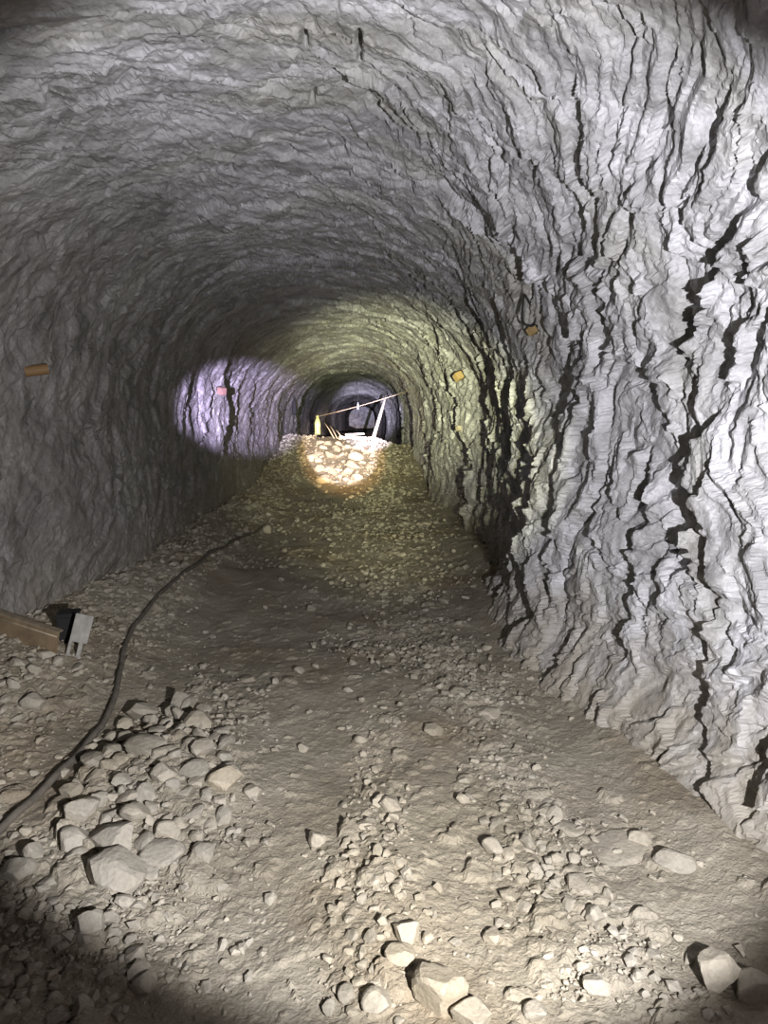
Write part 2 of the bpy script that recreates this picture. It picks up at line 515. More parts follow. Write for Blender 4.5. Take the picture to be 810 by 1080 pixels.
def rock_mat(name, stops, stain, scale=(1, 1, 1), bump_s=0.35, rough=0.62, fine=55.0, dusty=None, left_tint=None):
    def build(nt, b):
        c = coords(nt, scale)
        n1 = N(nt, 'ShaderNodeTexNoise', Scale=3.2, Detail=9.0, Roughness=0.62, Distortion=0.5)
        nt.links.new(c, n1.inputs['Vector'])
        col = ramp(nt, n1.outputs[0], stops)
        n2 = N(nt, 'ShaderNodeTexNoise', Scale=0.9, Detail=4.0, Roughness=0.55)
        nt.links.new(c, n2.inputs['Vector'])
        f2 = ramp(nt, n2.outputs[0], [(0.50, (0, 0, 0)), (0.68, (1, 1, 1))])
        col = mixc(nt, f2, col, stain, 'MULTIPLY')
        n3 = N(nt, 'ShaderNodeTexNoise', Scale=fine, Detail=5.0, Roughness=0.65)
        nt.links.new(coords(nt), n3.inputs['Vector'])
        g = ramp(nt, n3.outputs[0], [(0.3, (0.80, 0.80, 0.80)), (0.7, (1.1, 1.1, 1.1))])
        col = mixc(nt, 1.0, col, g, 'MULTIPLY')
        if left_tint:       # multiplies the rock darker and browner towards the left, easing off over the roof
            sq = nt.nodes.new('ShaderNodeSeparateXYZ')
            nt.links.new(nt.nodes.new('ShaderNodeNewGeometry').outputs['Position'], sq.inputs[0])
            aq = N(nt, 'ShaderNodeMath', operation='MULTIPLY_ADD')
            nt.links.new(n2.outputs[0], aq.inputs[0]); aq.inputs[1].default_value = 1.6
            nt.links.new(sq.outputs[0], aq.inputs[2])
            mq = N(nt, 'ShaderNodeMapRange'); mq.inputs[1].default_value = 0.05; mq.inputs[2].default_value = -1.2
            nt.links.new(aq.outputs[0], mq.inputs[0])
            col = mixc(nt, mq.outputs[0], col, mixc(nt, 1.0, col, left_tint, 'MULTIPLY'))
        if dusty:      # floor dust settled on the foot of the wall
            sp = nt.nodes.new('ShaderNodeSeparateXYZ')
            nt.links.new(nt.nodes.new('ShaderNodeNewGeometry').outputs['Position'], sp.inputs[0])
            ad = N(nt, 'ShaderNodeMath', operation='MULTIPLY_ADD')
            nt.links.new(n1.outputs[0], ad.inputs[0]); ad.inputs[1].default_value = 0.9
            nt.links.new(sp.outputs[2], ad.inputs[2])
            mr = N(nt, 'ShaderNodeMapRange'); mr.inputs[1].default_value = 1.15; mr.inputs[2].default_value = 0.45
            nt.links.new(ad.outputs[0], mr.inputs[0])
            col = mixc(nt, mr.outputs[0], col, dusty)
        nt.links.new(col, b.inputs['Base Color'])
        b.inputs['Roughness'].default_value = rough
        b.inputs['Specular IOR Level'].default_value = 0.35
        bp = N(nt, 'ShaderNodeBump', Strength=bump_s, Distance=0.012)
        nt.links.new(n3.outputs[0], bp.inputs['Height'])
        n4 = N(nt, 'ShaderNodeTexNoise', Scale=fine * 0.3, Detail=4.0, Roughness=0.6, Distortion=0.8)
        nt.links.new(coords(nt), n4.inputs['Vector'])
        b2 = N(nt, 'ShaderNodeBump', Strength=bump_s, Distance=0.02)
        nt.links.new(n4.outputs[0], b2.inputs['Height'])
        nt.links.new(bp.outputs[0], b2.inputs['Normal'])
        nt.links.new(b2.outputs[0], b.inputs['Normal'])
    return mat(name, build)


M = {}
M['rock_wall'] = rock_mat('grey_cut_rock', [(0.32, (0.25, 0.245, 0.245)), (0.5, (0.44, 0.435, 0.44)), (0.68, (0.64, 0.635, 0.66))], (0.90, 0.88, 0.80), (0.8, 2.2, 0.8), dusty=(0.33, 0.30, 0.245))
M['rock_roof'] = rock_mat('grey_streaked_roof_rock', [(0.32, (0.25, 0.245, 0.245)), (0.5, (0.44, 0.435, 0.44)), (0.68, (0.64, 0.635, 0.66))], (0.86, 0.85, 0.76), (0.8, 2.4, 1.0), left_tint=(0.42, 0.40, 0.365))
M['rock_left'] = rock_mat('dusty_grey_rock', [(0.32, (0.25, 0.245, 0.245)), (0.5, (0.44, 0.435, 0.44)), (0.68, (0.64, 0.635, 0.66))], (0.86, 0.85, 0.76), (0.8, 2.4, 1.0), dusty=(0.24, 0.215, 0.175), left_tint=(0.42, 0.40, 0.365))
M['dust'] = rock_mat('tan_dust_floor', [(0.30, (0.25, 0.22, 0.165)), (0.5, (0.335, 0.298, 0.228)), (0.75, (0.42, 0.38, 0.30))], (0.82, 0.74, 0.66), (1, 1, 1), 0.55, 0.85, 110.0)
M['stone_a'] = rock_mat('pale_tan_stone', [(0.30, (0.31, 0.277, 0.212)), (0.5, (0.39, 0.35, 0.275)), (0.75, (0.48, 0.435, 0.35))], (0.92, 0.88, 0.8), (1, 1, 1), 0.3, 0.7, 70)
M['stone_b'] = rock_mat('grey_stone', [(0.30, (0.27, 0.245, 0.195)), (0.5, (0.36, 0.328, 0.265)), (0.75, (0.45, 0.415, 0.345))], (0.9, 0.87, 0.8), (1, 1, 1), 0.3, 0.7, 70)
M['stone_c'] = rock_mat('warm_ochre_stone', [(0.30, (0.42, 0.36, 0.25)), (0.5, (0.52, 0.45, 0.33)), (0.75, (0.60, 0.53, 0.40))], (0.92, 0.88, 0.8), (1, 1, 1), 0.3, 0.7, 70)
M['stone_d'] = rock_mat('dark_slate_stone', [(0.30, (0.10, 0.105, 0.085)), (0.5, (0.14, 0.145, 0.115)), (0.75, (0.19, 0.19, 0.155))], (0.9, 0.87, 0.8), (1, 1, 1), 0.3, 0.6, 70)


def plain(name, col, rough=0.6, metal=0.0, var=0.35, scale=18.0, alpha=None, stretch=(1, 1, 1)):
    def build(nt, b):
        n = N(nt, 'ShaderNodeTexNoise', Scale=scale, Detail=6.0, Roughness=0.6)
        nt.links.new(coords(nt, stretch, False), n.inputs['Vector'])
        lo = tuple(c * (1 - var) for c in col); hi = tuple(min(1, c * (1 + var)) for c in col)
        nt.links.new(ramp(nt, n.outputs[0], [(0.3, lo), (0.7, hi)]), b.inputs['Base Color'])
        b.inputs['Roughness'].default_value = rough
        b.inputs['Metallic'].default_value = metal
        bp = N(nt, 'ShaderNodeBump', Strength=0.2, Distance=0.004)
        nt.links.new(n.outputs[0], bp.inputs['Height'])
        nt.links.new(bp.outputs[0], b.inputs['Normal'])
        if alpha: b.inputs['Transmission Weight'].default_value = alpha
    return mat(name, build)


M['hose'] = plain('dusty_black_rubber', (0.13, 0.115, 0.09), 0.75)
M['rust'] = plain('brown_rusted_steel', (0.20, 0.145, 0.085), 0.65, 0.0, 0.35, 9)
M['rim'] = plain('worn_brown_steel_rim', (0.27, 0.22, 0.15), 0.5, 0.2)
M['plate'] = plain('grey_dusty_steel', (0.30, 0.285, 0.25), 0.6)
M['black'] = plain('matt_black_plastic', (0.012, 0.011, 0.010), 0.85)
M['wood_plug'] = plain('orange_brown_wood', (0.36, 0.25, 0.11), 0.7, 0, 0.25, 30, None, (1, 1, 6))
M['wood_dark'] = plain('dark_brown_wood', (0.20, 0.115, 0.045), 0.7, 0, 0.25, 30, None, (1, 1, 6))
M['wood_red'] = plain('reddish_wood', (0.13, 0.07, 0.05), 0.7, 0, 0.25, 30)
M['timber'] = plain('pale_weathered_timber', (0.52, 0.45, 0.34), 0.8, 0, 0.25, 14, None, (6, 6, 0.6))
M['plastic'] = plain('yellow_green_plastic', (0.62, 0.66, 0.28), 0.25, 0, 0.08, 6, 0.25)
M['label'] = plain('pale_yellow_paper', (0.62, 0.66, 0.30), 0.6, 0, 0.1)
M['wire'] = plain('brown_wire', (0.34, 0.26, 0.17), 0.6)
M['white'] = plain('dusty_white_plastic', (0.62, 0.62, 0.6), 0.5, 0, 0.1)

# ------------------------------------------------------------------ object helpers


def link(name, me, m=None, parent=None, **props):
    o = bpy.data.objects.new(name, me)
    COL.objects.link(o)
    if m is not None and me is not None and not me.materials: me.materials.append(m)
    if parent is not None: o.parent = parent
    for k, v in props.items(): o[k] = v
    return o


def thing(name, label, cat, loc=(0, 0, 0), rot=(0, 0, 0), group=None):
    o = bpy.data.objects.new(name, None)
    COL.objects.link(o)
    o.location = loc; o.rotation_euler = rot
    o.empty_display_size = 0.05
    o['label'] = label; o['category'] = cat
    if group: o['group'] = group
    return o


def grid_mesh(name, V, smooth=False):
    r, c = V.shape[:2]
    idx = np.arange(r * c, dtype=np.int32).reshape(r, c)
    quads = np.stack([idx[:-1, :-1], idx[:-1, 1:], idx[1:, 1:], idx[1:, :-1]], -1).reshape(-1, 4)
    me = bpy.data.meshes.new(name)
    me.vertices.add(r * c)
    me.vertices.foreach_set('co', np.ascontiguousarray(V, np.float32).reshape(-1))
    nq = len(quads)
    me.loops.add(nq * 4)
    me.loops.foreach_set('vertex_index', quads.reshape(-1))
    me.polygons.add(nq)
    me.polygons.foreach_set('loop_start', np.arange(0, nq * 4, 4, dtype=np.int32))
    me.polygons.foreach_set('loop_total', np.full(nq, 4, np.int32))
    me.update(calc_edges=True)
    me.polygons.foreach_set('use_smooth', np.full(nq, smooth, bool))
    return me


def bm_mesh(name, bm, smooth=False):
    me = bpy.data.meshes.new(name)
    bmesh.ops.recalc_face_normals(bm, faces=bm.faces)
    bm.to_mesh(me); bm.free()
    for p in me.polygons: p.use_smooth = smooth
    return me


def box(sx, sy, sz, at=(0, 0, 0), bevel=0.0, rot=None, jitter=0.0):
    bm = bmesh.new()
    bmesh.ops.create_cube(bm, size=1)
    for v in bm.verts:
        v.co = Vector((v.co.x * sx, v.co.y * sy, v.co.z * sz))
    if bevel: bmesh.ops.bevel(bm, geom=bm.edges[:], offset=bevel, segments=2, affect='EDGES')
    if jitter:
        for v in bm.verts: v.co += Vector([random.uniform(-jitter, jitter) for _ in range(3)])
    if rot is not None: bmesh.ops.rotate(bm, verts=bm.verts, cent=(0, 0, 0), matrix=Euler(rot).to_matrix())
    bmesh.ops.translate(bm, verts=bm.verts, vec=at)
    return bm


def tube(pts, rad, seg=10):
    bm = bmesh.new()
    rings = []
    n = len(pts)
    up0 = Vector((0, 0, 1))
    for i, p in enumerate(pts):
        p = Vector(p)
        t = (Vector(pts[min(i + 1, n - 1)]) - Vector(pts[max(i - 1, 0)])).normalized()
        a = t.cross(up0)
        if a.length < 1e-3: a = t.cross(Vector((1, 0, 0)))
        a.normalize(); b = a.cross(t)
        r = rad[i] if isinstance(rad, (list, tuple)) else rad
        rings.append([bm.verts.new(p + (a * math.cos(2 * math.pi * k / seg) + b * math.sin(2 * math.pi * k / seg)) * r) for k in range(seg)])
    for r0, r1 in zip(rings[:-1], rings[1:]):
        for k in range(seg):
            bm.faces.new((r0[k], r0[(k + 1) % seg], r1[(k + 1) % seg], r1[k]))
    bm.faces.new(rings[0]); bm.faces.new(list(reversed(rings[-1])))
    return bm


def lathe(prof, seg=24):
    bm = bmesh.new()
    rings = [[bm.verts.new((r * math.cos(2 * math.pi * k / seg), r * math.sin(2 * math.pi * k / seg), z)) for k in range(seg)] for r, z in prof]
    for r0, r1 in zip(rings[:-1], rings[1:]):
        for k in range(seg):
            bm.faces.new((r0[k], r0[(k + 1) % seg], r1[(k + 1) % seg], r1[k]))
    bm.faces.new(rings[0]); bm.faces.new(rings[-1])
    return bm


def smooth_path(pts, k=8):
    out = []
    P = [Vector(p) for p in pts]
    P = [P[0]] + P + [P[-1]]
    for i in range(1, len(P) - 2):
        a, b, c, d = P[i - 1:i + 3]
        for j in range(k):
            t = j / k
            out.append(0.5 * ((2 * b) + (c - a) * t + (2 * a - 5 * b + 4 * c - d) * t * t + (3 * b - a - 3 * c + d) * t ** 3))
    out.append(P[-2])
    return out

# ------------------------------------------------------------------ the setting


def part_grid(name, j0, j1, m):
    o = link(name, grid_mesh(name, G[:, j0:j1], False), m, kind='structure')
    return o


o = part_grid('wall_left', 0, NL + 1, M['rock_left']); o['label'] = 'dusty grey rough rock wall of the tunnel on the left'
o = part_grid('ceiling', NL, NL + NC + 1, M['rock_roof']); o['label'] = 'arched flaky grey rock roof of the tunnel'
o = part_grid('wall_right', NL + NC, len(ss), M['rock_wall']); o['label'] = 'jagged pale grey rock wall with deep vertical fissures on the right'
o = link('floor', grid_mesh('floor', np.stack([FX, FY, FZ], -1), False), M['dust'], kind='structure')
o['label'] = 'tan dusty tunnel floor strewn with broken rock'


def end_wall(name, y, seed):
    xs = np.linspace(-3, 2.2, 40); zs = np.linspace(-0.6, 3.6, 34)
    X, Z = np.meshgrid(xs, zs)
    Yw = y + 0.3 * facets((X / 0.7).astype(np.float32), (Z / 0.7).astype(np.float32), seed, 1.3)
    o = link(name, grid_mesh(name, np.stack([X, Yw, Z], -1)), M['rock_wall'], kind='structure')
    return o


end_wall('wall_back', 94.5, 501)['label'] = 'dark rock face at the far end of the tunnel'
end_wall('wall_front', -6.9, 521)['label'] = 'rock face behind the photographer'

# pixel -> point of the built wall
GP = project(G.reshape(-1, 3).astype(np.float64))
GFLAT = G.reshape(-1, 3)
NFLAT = np.stack([NX, 0 * NX, NZ], -1).reshape(-1, 3)


def wall_pt(px, py):
    d = np.hypot(GP[0] - px, GP[1] - py)
    ok = (GP[2] > 0.5)
    d = np.where(ok, d, 1e9)
    c = np.where(d < max(2.5, d.min() * 1.2))[0]
    i = c[np.argmin(GP[2][c])]
    return Vector(GFLAT[i].tolist()), Vector(NFLAT[i].tolist())

# ------------------------------------------------------------------ stones


def stone_mesh(name, seed, sub=2, flat=0.6, planes=11, rough=0.04):
    rnd = random.Random(seed)
    bm = bmesh.new()
    bmesh.ops.create_icosphere(bm, subdivisions=sub, radius=1)
    P = []
    for _ in range(planes):
        n = Vector((rnd.gauss(0, 1), rnd.gauss(0, 1), rnd.gauss(0, 1))).normalized()
        P.append((n, rnd.uniform(0.42, 0.80) if sub < 3 else rnd.uniform(0.55, 0.82)))
    for v in bm.verts:
        for n, d in P:
            e = v.co.dot(n) - d
            if e > 0: v.co -= n * e
        v.co *= 1 + rnd.uniform(-rough, rough) * 0.5
    mx = [max(abs(v.co[i]) for v in bm.verts) for i in range(3)]
    for v in bm.verts:
        v.co = Vector((v.co.x / mx[0] * 0.5, v.co.y / mx[1] * 0.5, (v.co.z / mx[2] * 0.5 + 0.5)))
    return bm_mesh(name, bm, False)


SM = {}
for key in 'abcd':
    SM[key] = [stone_mesh('stone_' + key, 50 + 7 * i, 2, planes=9 + i % 5) for i in range(9)]
    for me in SM[key]: me.materials.append(M['stone_' + key])
SLAB = {}
for key in 'abcd':
    SLAB[key] = [stone_mesh('slab_' + key, 950 + 7 * i, 2, planes=7) for i in range(3)]
    for me in SLAB[key]: me.materials.append(M['stone_' + key])
BIG = []
OCC = []


def stone(p, w_, d_, h_, key, label, group=None, rz=None, sink=0.28, tilt=0.25, name='stone', me=None, big=False):
    if me is None:
        if big:
            me = stone_mesh('boulder', 3000 + len(BIG), 3, planes=13, rough=0.03)
            me.materials.append(M['stone_' + key]); BIG.append(me)
        else:
            me = random.choice(SM[key])
    o = link(name, me, None)
    o.scale = (w_, d_, h_)
    o.rotation_euler = (random.uniform(-tilt, tilt), random.uniform(-tilt, tilt), random.uniform(0, 6.28) if rz is None else rz)
    o.location = (p.x, p.y, fz(p.x, p.y) - sink * h_)
    o['label'] = label; o['category'] = 'stone'
    if group: o['group'] = group
    OCC.append((p.x, p.y, 0.5 * max(w_, d_)))
    return o


def px_stone(px, py, wpx, hpx, key, label, name='stone', flat=0.62, rz=0.0, big=True, tilt=0.18, sink=0.15, group=None):
    """stone whose base is at the lower edge of its outline in the photograph"""
    p = floor_pt(px, py + 0.30 * hpx)
    q = p - CAM
    k = q.length / F
    wd = wpx * k * 0.9
    hh = hpx * k
    return stone(p, wd, wd * 0.9, max(hh * flat * 1.15, 0.02), key, label, group, rz, sink, tilt, name, None, big)


# stones one can point to
for a in (
    (237, 821, 42, 30, 'c', 'ochre angular stone at right edge of heap beside the hose, warmest in colour'),
    (268, 834, 20, 18, 'a', 'small pale stone just right of the ochre angular stone'),
    (465, 1040, 56, 54, 'a', 'large pale boulder casting a black shadow at bottom centre'),
    (497, 1070, 40, 30, 'b', 'dull stone touching the lower right of the big bottom centre boulder'),
    (760, 1026, 40, 46, 'a', 'upright rounded pale stone near bottom right corner'),
    (796, 1040, 38, 34, 'b', 'dim rounded stone right of the upright stone at bottom right corner'),
    (118, 918, 66, 46, 'b', 'largest flat slab in the heap beside the hose, at its lower end'),
    (120, 884, 54, 34, 'b', 'broad flat stone just above the largest slab of the heap'),
    (76, 884, 36, 26, 'b', 'dull flat stone left of the broad flat stone in the heap'),
    (172, 900, 46, 26, 'b', 'long wedge-shaped stone right of the largest slab of the heap'),
    (176, 814, 30, 28, 'a', 'pale pyramid stone at top of the heap beside the hose'),
    (205, 810, 34, 18, 'b', 'flat stone between pyramid stone and ochre stone'),
    (87, 854, 38, 32, 'b', 'rounded grey stone at left edge of heap beside the hose'),
    (140, 858, 34, 26, 'a', 'pale faceted stone in the middle of the heap'),
    (176, 876, 28, 24, 'a', 'bright pointed stone in lower middle of the heap'),
    (155, 786, 44, 22, 'b', 'long flat stone at the upper end of the heap'),
    (36, 900, 24, 32, 'b', 'upright dark stone in shadow below the hose'),
    (20, 918, 34, 28, 'b', 'dark blocky stone at left edge below the hose'),
    (95, 972, 30, 34, 'b', 'dark upright block in shadow below the largest slab'),
    (92, 990, 30, 18, 'b', 'dark pentagonal stone below the dark upright block'),
    (153, 1036, 26, 22, 'b', 'egg-shaped dark stone lying alone at bottom left'),
    (85, 1062, 22, 24, 'b', 'dark boxy stone near bottom left edge of the picture'),
    (420, 1006, 34, 26, 'a', 'pale wedge stone left of the big boulder at bottom centre'),
    (428, 980, 30, 28, 'a', 'pale split stone above the big bottom centre boulder'),
    (400, 1054, 34, 26, 'b', 'dull faceted stone left of bottom centre boulder'),
    (368, 1046, 20, 22, 'b', 'small dark-sided stone at left of bottom centre cluster'),
    (333, 884, 22, 20, 'a', 'roundish stone with black shadow alone on the bare path'),
    (520, 988, 20, 20, 'a', 'bright small stone above right of the bottom centre boulder'),
    (412, 848, 26, 20, 'a', 'pale blocky stone at top of the central gravel strip'),
    (456, 768, 26, 18, 'a', 'bright flat-topped stone in mid floor right of centre'),
    (381, 779, 16, 14, 'a', 'small bright stone alone in mid floor near centre'),
    (320, 788, 13, 12, 'a', 'tiny bright stone on bare path left of centre'),
    (516, 750, 30, 16, 'a', 'broad bright stone in front of right wall foot'),
    (487, 842, 16, 16, 'a', 'small bright stone on bare ground between two gravel strips'),
    (520, 892, 24, 24, 'b', 'pointed stone at left edge of the right gravel strip'),
    (626, 966, 20, 26, 'b', 'dark-sided stone at right edge of the right gravel strip'),
    (628, 1038, 28, 22, 'a', 'triangular pale stone at lower right, in front of upright stone'),
    (676, 884, 26, 22, 'a', 'squarish stone at the foot of right wall'),
    (710, 906, 44, 24, 'b', 'low grey stone half buried against the foot of right wall'),
    (566, 1068, 26, 22, 'b', 'dim stone at bottom edge right of centre'),
    (283, 558, 12, 14, 'a', 'pale upright stone beside the path at the far end of the hose'),
    (449, 552, 13, 9, 'a', 'bright white-edged stone on far right side of the path'),
    (424, 585, 12, 8, 'a', 'small bright stone in mid distance near centre of the path'),
    (112, 622, 12, 10, 'a', 'small pale block at the foot of left wall'),
    (18, 700, 22, 16, 'b', 'pale rounded stone in front of the brown beam'),
    (36, 738, 30, 24, 'b', 'pale block at left edge in front of the brown beam'),
    (14, 722, 16, 24, 'b', 'upright narrow stone at left edge below the brown beam'),
    (48, 690, 24, 12, 'b', 'flat stone lying against the brown beam'),
):
    px_stone(*a)
# flat things
px_stone(418, 556, 20, 16, 'd', 'flat dark greenish slab lying on the far path', 'stone_slab', 0.15, 0.4, False, 0.03, 0.1)
px_stone(655, 890, 66, 20, 'a', 'long thin pale slab lying at the foot of right wall', 'stone_slab', 0.30, 0.25, True, 0.1, 0.2)
px_stone(612, 930, 36, 16, 'a', 'low flat slab at right of the right gravel strip', 'stone_slab', 0.5, 0.1, True, 0.1, 0.2)
px_stone(600, 870, 40, 16, 'a', 'faint flat slab half sunk above the right gravel strip', 'stone_slab', 0.4, 0.3, True, 0.1, 0.3)
N_NAMED = len(OCC)
SHORT = ['ochre angular stone',
         'small pale stone beside the ochre one',
         'large bottom centre boulder',
         'dull stone touching the big boulder',
         'upright rounded stone at bottom right',
         'dim rounded corner stone',
         'largest flat slab of the heap',
         'broad flat stone above the slab',
         'dull flat stone of the heap',
         'long wedge-shaped heap stone',
         'pale pyramid stone',
         'flat stone beside pyramid stone',
         'rounded grey stone by the hose',
         'pale faceted stone amid the heap',
         'bright pointed heap stone',
         'long flat stone topping the heap',
         'upright dark stone below the hose',
         'dark blocky stone at left edge',
         'dark upright block in shadow',
         'dark pentagonal stone',
         'egg-shaped dark stone',
         'dark boxy stone at lower left',
         'pale wedge stone by the boulder',
         'pale split stone',
         'dull faceted stone by the boulder',
         'small dark-sided stone at bottom',
         'roundish stone on the path',
         'bright small stone by the boulder',
         'pale blocky stone in the strip',
         'bright flat-topped stone',
         'small bright stone near centre',
         'tiny bright path stone',
         'broad bright stone by right wall',
         'small bright stone between gravel strips',
         'pointed stone at the right strip',
         'dark-sided stone at the right strip',
         'triangular pale stone at lower right',
         'squarish stone at wall foot',
         'low grey half-buried stone',
         'dim bottom edge stone',
         'pale upright stone at hose end',
         'bright white-edged far stone',
         'small bright mid-distance stone',
         'small pale block at left wall',
         'pale rounded stone by the beam',
         'pale block at left edge',
         'upright narrow stone at left edge',
         'flat stone against the beam',
         'flat dark greenish slab',
         'long thin pale slab',
         'low flat slab at the right',
         'faint flat half-sunk slab']
ANCHOR = [(q[0], q[1], n) for q, n in zip(OCC, SHORT)]
ZST = []

# stones of the same kind lying together
ZONES = [
    # label, group, count, pixel polygon box (x0,x1,y0,y1, skew), size px range, keys
    ('fist-sized angular stone among many in the heap right of the hose', 'stones of the heap beside the hose', 74,
     [(95, 790), (190, 735), (235, 760), (250, 860), (215, 905), (150, 940), (60, 905), (75, 840)], (15, 34), 'bbab'),
    ('dim stone in the dark corner at lower left of the floor', 'stones in the dark lower left corner', 40,
     [(0, 930), (60, 930), (190, 950), (170, 1000), (130, 1079), (0, 1079)], (10, 22), 'bbb'),
    ('small grey stone on the rubble bank in front of the brown beam', 'stones on the bank by the beam', 30,
     [(0, 688), (62, 690), (95, 690), (80, 740), (40, 770), (0, 765)], (9, 18), 'bb'),
    ('small dim stone on the rubble bank along the left wall foot', 'stones along the foot of left wall', 36,
     [(100, 620), (190, 550), (275, 520), (300, 545), (210, 600), (140, 640)], (7, 14), 'bb'),
    ('small angular stone in the gravel strip running up from bottom centre', 'stones of the central gravel strip', 38,
     [(360, 840), (420, 830), (425, 900), (440, 960), (430, 1079), (330, 1079), (355, 960)], (10, 20), 'aab'),
    ('small angular stone in the gravel strip left of the right wall', 'stones of the right gravel strip', 34,
     [(520, 830), (580, 830), (610, 920), (600, 980), (560, 1010), (520, 950)], (10, 20), 'aab'),
    ('small stone scattered on the middle of the floor before the far slope', 'stones scattered over the middle floor', 34,
     [(270, 600), (480, 560), (520, 660), (570, 740), (420, 760), (280, 720)], (7, 14), 'ab'),
    ('pinkish lit stone on the far rubble slope in the white light patch', 'stones on the lit far slope', 40,
     [(326, 468), (396, 466), (394, 490), (368, 514), (332, 514)], (9, 19), 'aa'),
    ('small stone in the dim corner at bottom right beside the upright stone', 'stones in the bottom right corner', 10,
     [(690, 1030), (735, 1010), (740, 1060), (805, 1065), (805, 1079), (690, 1079)], (8, 16), 'b'),
]


def inside(poly, x, y):
    c = False
    j = len(poly) - 1
    for i in range(len(poly)):
        if (poly[i][1] > y) != (poly[j][1] > y) and x < (poly[j][0] - poly[i][0]) * (y - poly[i][1]) / (poly[j][1] - poly[i][1]) + poly[i][0]:
            c = not c
        j = i
    return c


for label, group, cnt, poly, (a, b), keys in ZONES:
    xs_ = [p[0] for p in poly]; ys_ = [p[1] for p in poly]
    made = 0
    for _ in range(cnt * 60):
        if made >= cnt: break
        x = random.uniform(min(xs_), max(xs_)); y = random.uniform(min(ys_), max(ys_))
        if not inside(poly, x, y): continue
        p = floor_pt(x, y)
        wd = (a + (b - a) * random.random() ** 1.6) * (p - CAM).length / F
        if any((p.x - q[0]) ** 2 + (p.y - q[1]) ** 2 < (0.66 * (0.5 * wd + q[2])) ** 2 for q in OCC): continue
        o_ = stone(p, wd, wd * random.uniform(0.65, 1.0), wd * random.uniform(0.42, 0.7), random.choice(keys), label, group, None, 0.16, 0.35)
        ZST.append(bpy.data.objects[o_.name])
        made += 1

# say which one: by the nearest stone with a look of its own, the side it lies on and its turn from there
for px, py, nm in ((335, 457, 'yellow-green bottle'), (377, 464, 'level plank on the crest'), (395, 463, 'leaning timber pole'), (62, 690, 'brown steel beam'), (80, 694, 'grey steel bracket')):
    q = floor_pt(px, py); ANCHOR.append((q.x, q.y, nm))
AP = project(np.array([(a[0], a[1], fz(a[0], a[1])) for a in ANCHOR]))
side = {}
for o_ in ZST:
    P_ = project(np.array([tuple(o_.location)]))
    dx = P_[0][0] - AP[0]; dy = P_[1][0] - AP[1]
    k = int(np.argmin(np.hypot(dx, dy)))
    dirs = ('right of', 'below right of', 'below', 'below left of', 'left of', 'above left of', 'above', 'above right of')
    d_ = dirs[int(round(math.atan2(dy[k], dx[k]) / (math.pi / 4))) % 8]
    side.setdefault((k, d_), []).append((float(np.hypot(dx[k], dy[k])), o_))
TURN = ['nearest', 'second nearest', 'third nearest', 'fourth nearest', 'fifth nearest', 'sixth nearest', 'seventh nearest', 'eighth nearest', 'ninth nearest', 'tenth nearest', 'eleventh nearest', 'twelfth nearest', 'thirteenth nearest', 'fourteenth nearest', 'fifteenth nearest']
for (k, d_), lst in side.items():
    lst.sort(key=lambda e: e[0])
    for i_, (dist, o_) in enumerate(lst):
        if i_ >= len(TURN): continue
        lead = 'angular stone' if len(lst) == 1 else TURN[i_] + ' stone'
        o_['label'] = lead + ' ' + d_ + ' the ' + ANCHOR[k][2]

# ------------------------------------------------------------------ uncounted gravel: one object


def gravel(name, label, n, y0, y1, smin, smax, m, seed):
    rnd = np.random.default_rng(seed)
    protos = []
    for i in range(8):
        bm = bmesh.new()
        rr = random.Random(7000 + i + seed)
        for _ in range(13):
            v = Vector((rr.gauss(0, 1), rr.gauss(0, 1), rr.gauss(0, 1))).normalized()
            bm.verts.new((0.5 * v.x, 0.5 * v.y, 0.5 + 0.5 * v.z))
        bmesh.ops.convex_hull(bm, input=bm.verts[:])
        bmesh.ops.triangulate(bm, faces=bm.faces[:])
        me = bm_mesh('g', bm)
        co = np.empty(len(me.vertices) * 3, np.float32); me.vertices.foreach_get('co', co)
        f = np.array([p.vertices[:] for p in me.polygons], np.int32)
        protos.append((co.reshape(-1, 3), f)); bpy.data.meshes.remove(me)
    V, Fc = [], []
    base = 0
    m_ = n * 14
    yy = np.exp(rnd.uniform(math.log(y0), math.log(y1), m_)); xx = rnd.uniform(-2.1, 1.25, m_)
    dn = gravel_density(xx.astype(np.float32), yy.astype(np.float32))
    keep = rnd.random(m_) < dn ** 1.4
    xx = xx[keep][:n]; yy = yy[keep][:n]
    zz = floor_base(xx, yy)
    for x, y, z in zip(xx, yy, zz):
        co, f = protos[rnd.integers(8)]
        sc_ = (smin + (smax - smin) * rnd.random() ** 2.2) * (0.7 + 0.09 * y)
        a = rnd.uniform(0, 6.28); ca, sa = math.cos(a), math.sin(a)
        c = co * np.array([sc_, sc_ * rnd.uniform(.6, 1), sc_ * rnd.uniform(.4, .7)], np.float32)
        c = np.stack([c[:, 0] * ca - c[:, 1] * sa + x, c[:, 0] * sa + c[:, 1] * ca + y, c[:, 2] + z - 0.002 + c[:, 0] * rnd.uniform(-.3, .3)], -1)
        V.append(c); Fc.append(f + base); base += len(c)
    V = np.concatenate(V); Fc = np.concatenate(Fc)
    me = bpy.data.meshes.new(name)
    me.vertices.add(len(V)); me.vertices.foreach_set('co', V.astype(np.float32).reshape(-1))
    me.loops.add(len(Fc) * 3); me.loops.foreach_set('vertex_index', Fc.reshape(-1).astype(np.int32))
    me.polygons.add(len(Fc))
    me.polygons.foreach_set('loop_start', np.arange(0, len(Fc) * 3, 3, dtype=np.int32))
    me.polygons.foreach_set('loop_total', np.full(len(Fc), 3, np.int32))
    me.update(calc_edges=True)
    me.polygons.foreach_set('use_smooth', np.zeros(len(Fc), bool))
    return link(name, me, m, kind='stuff', label=label, category='gravel')


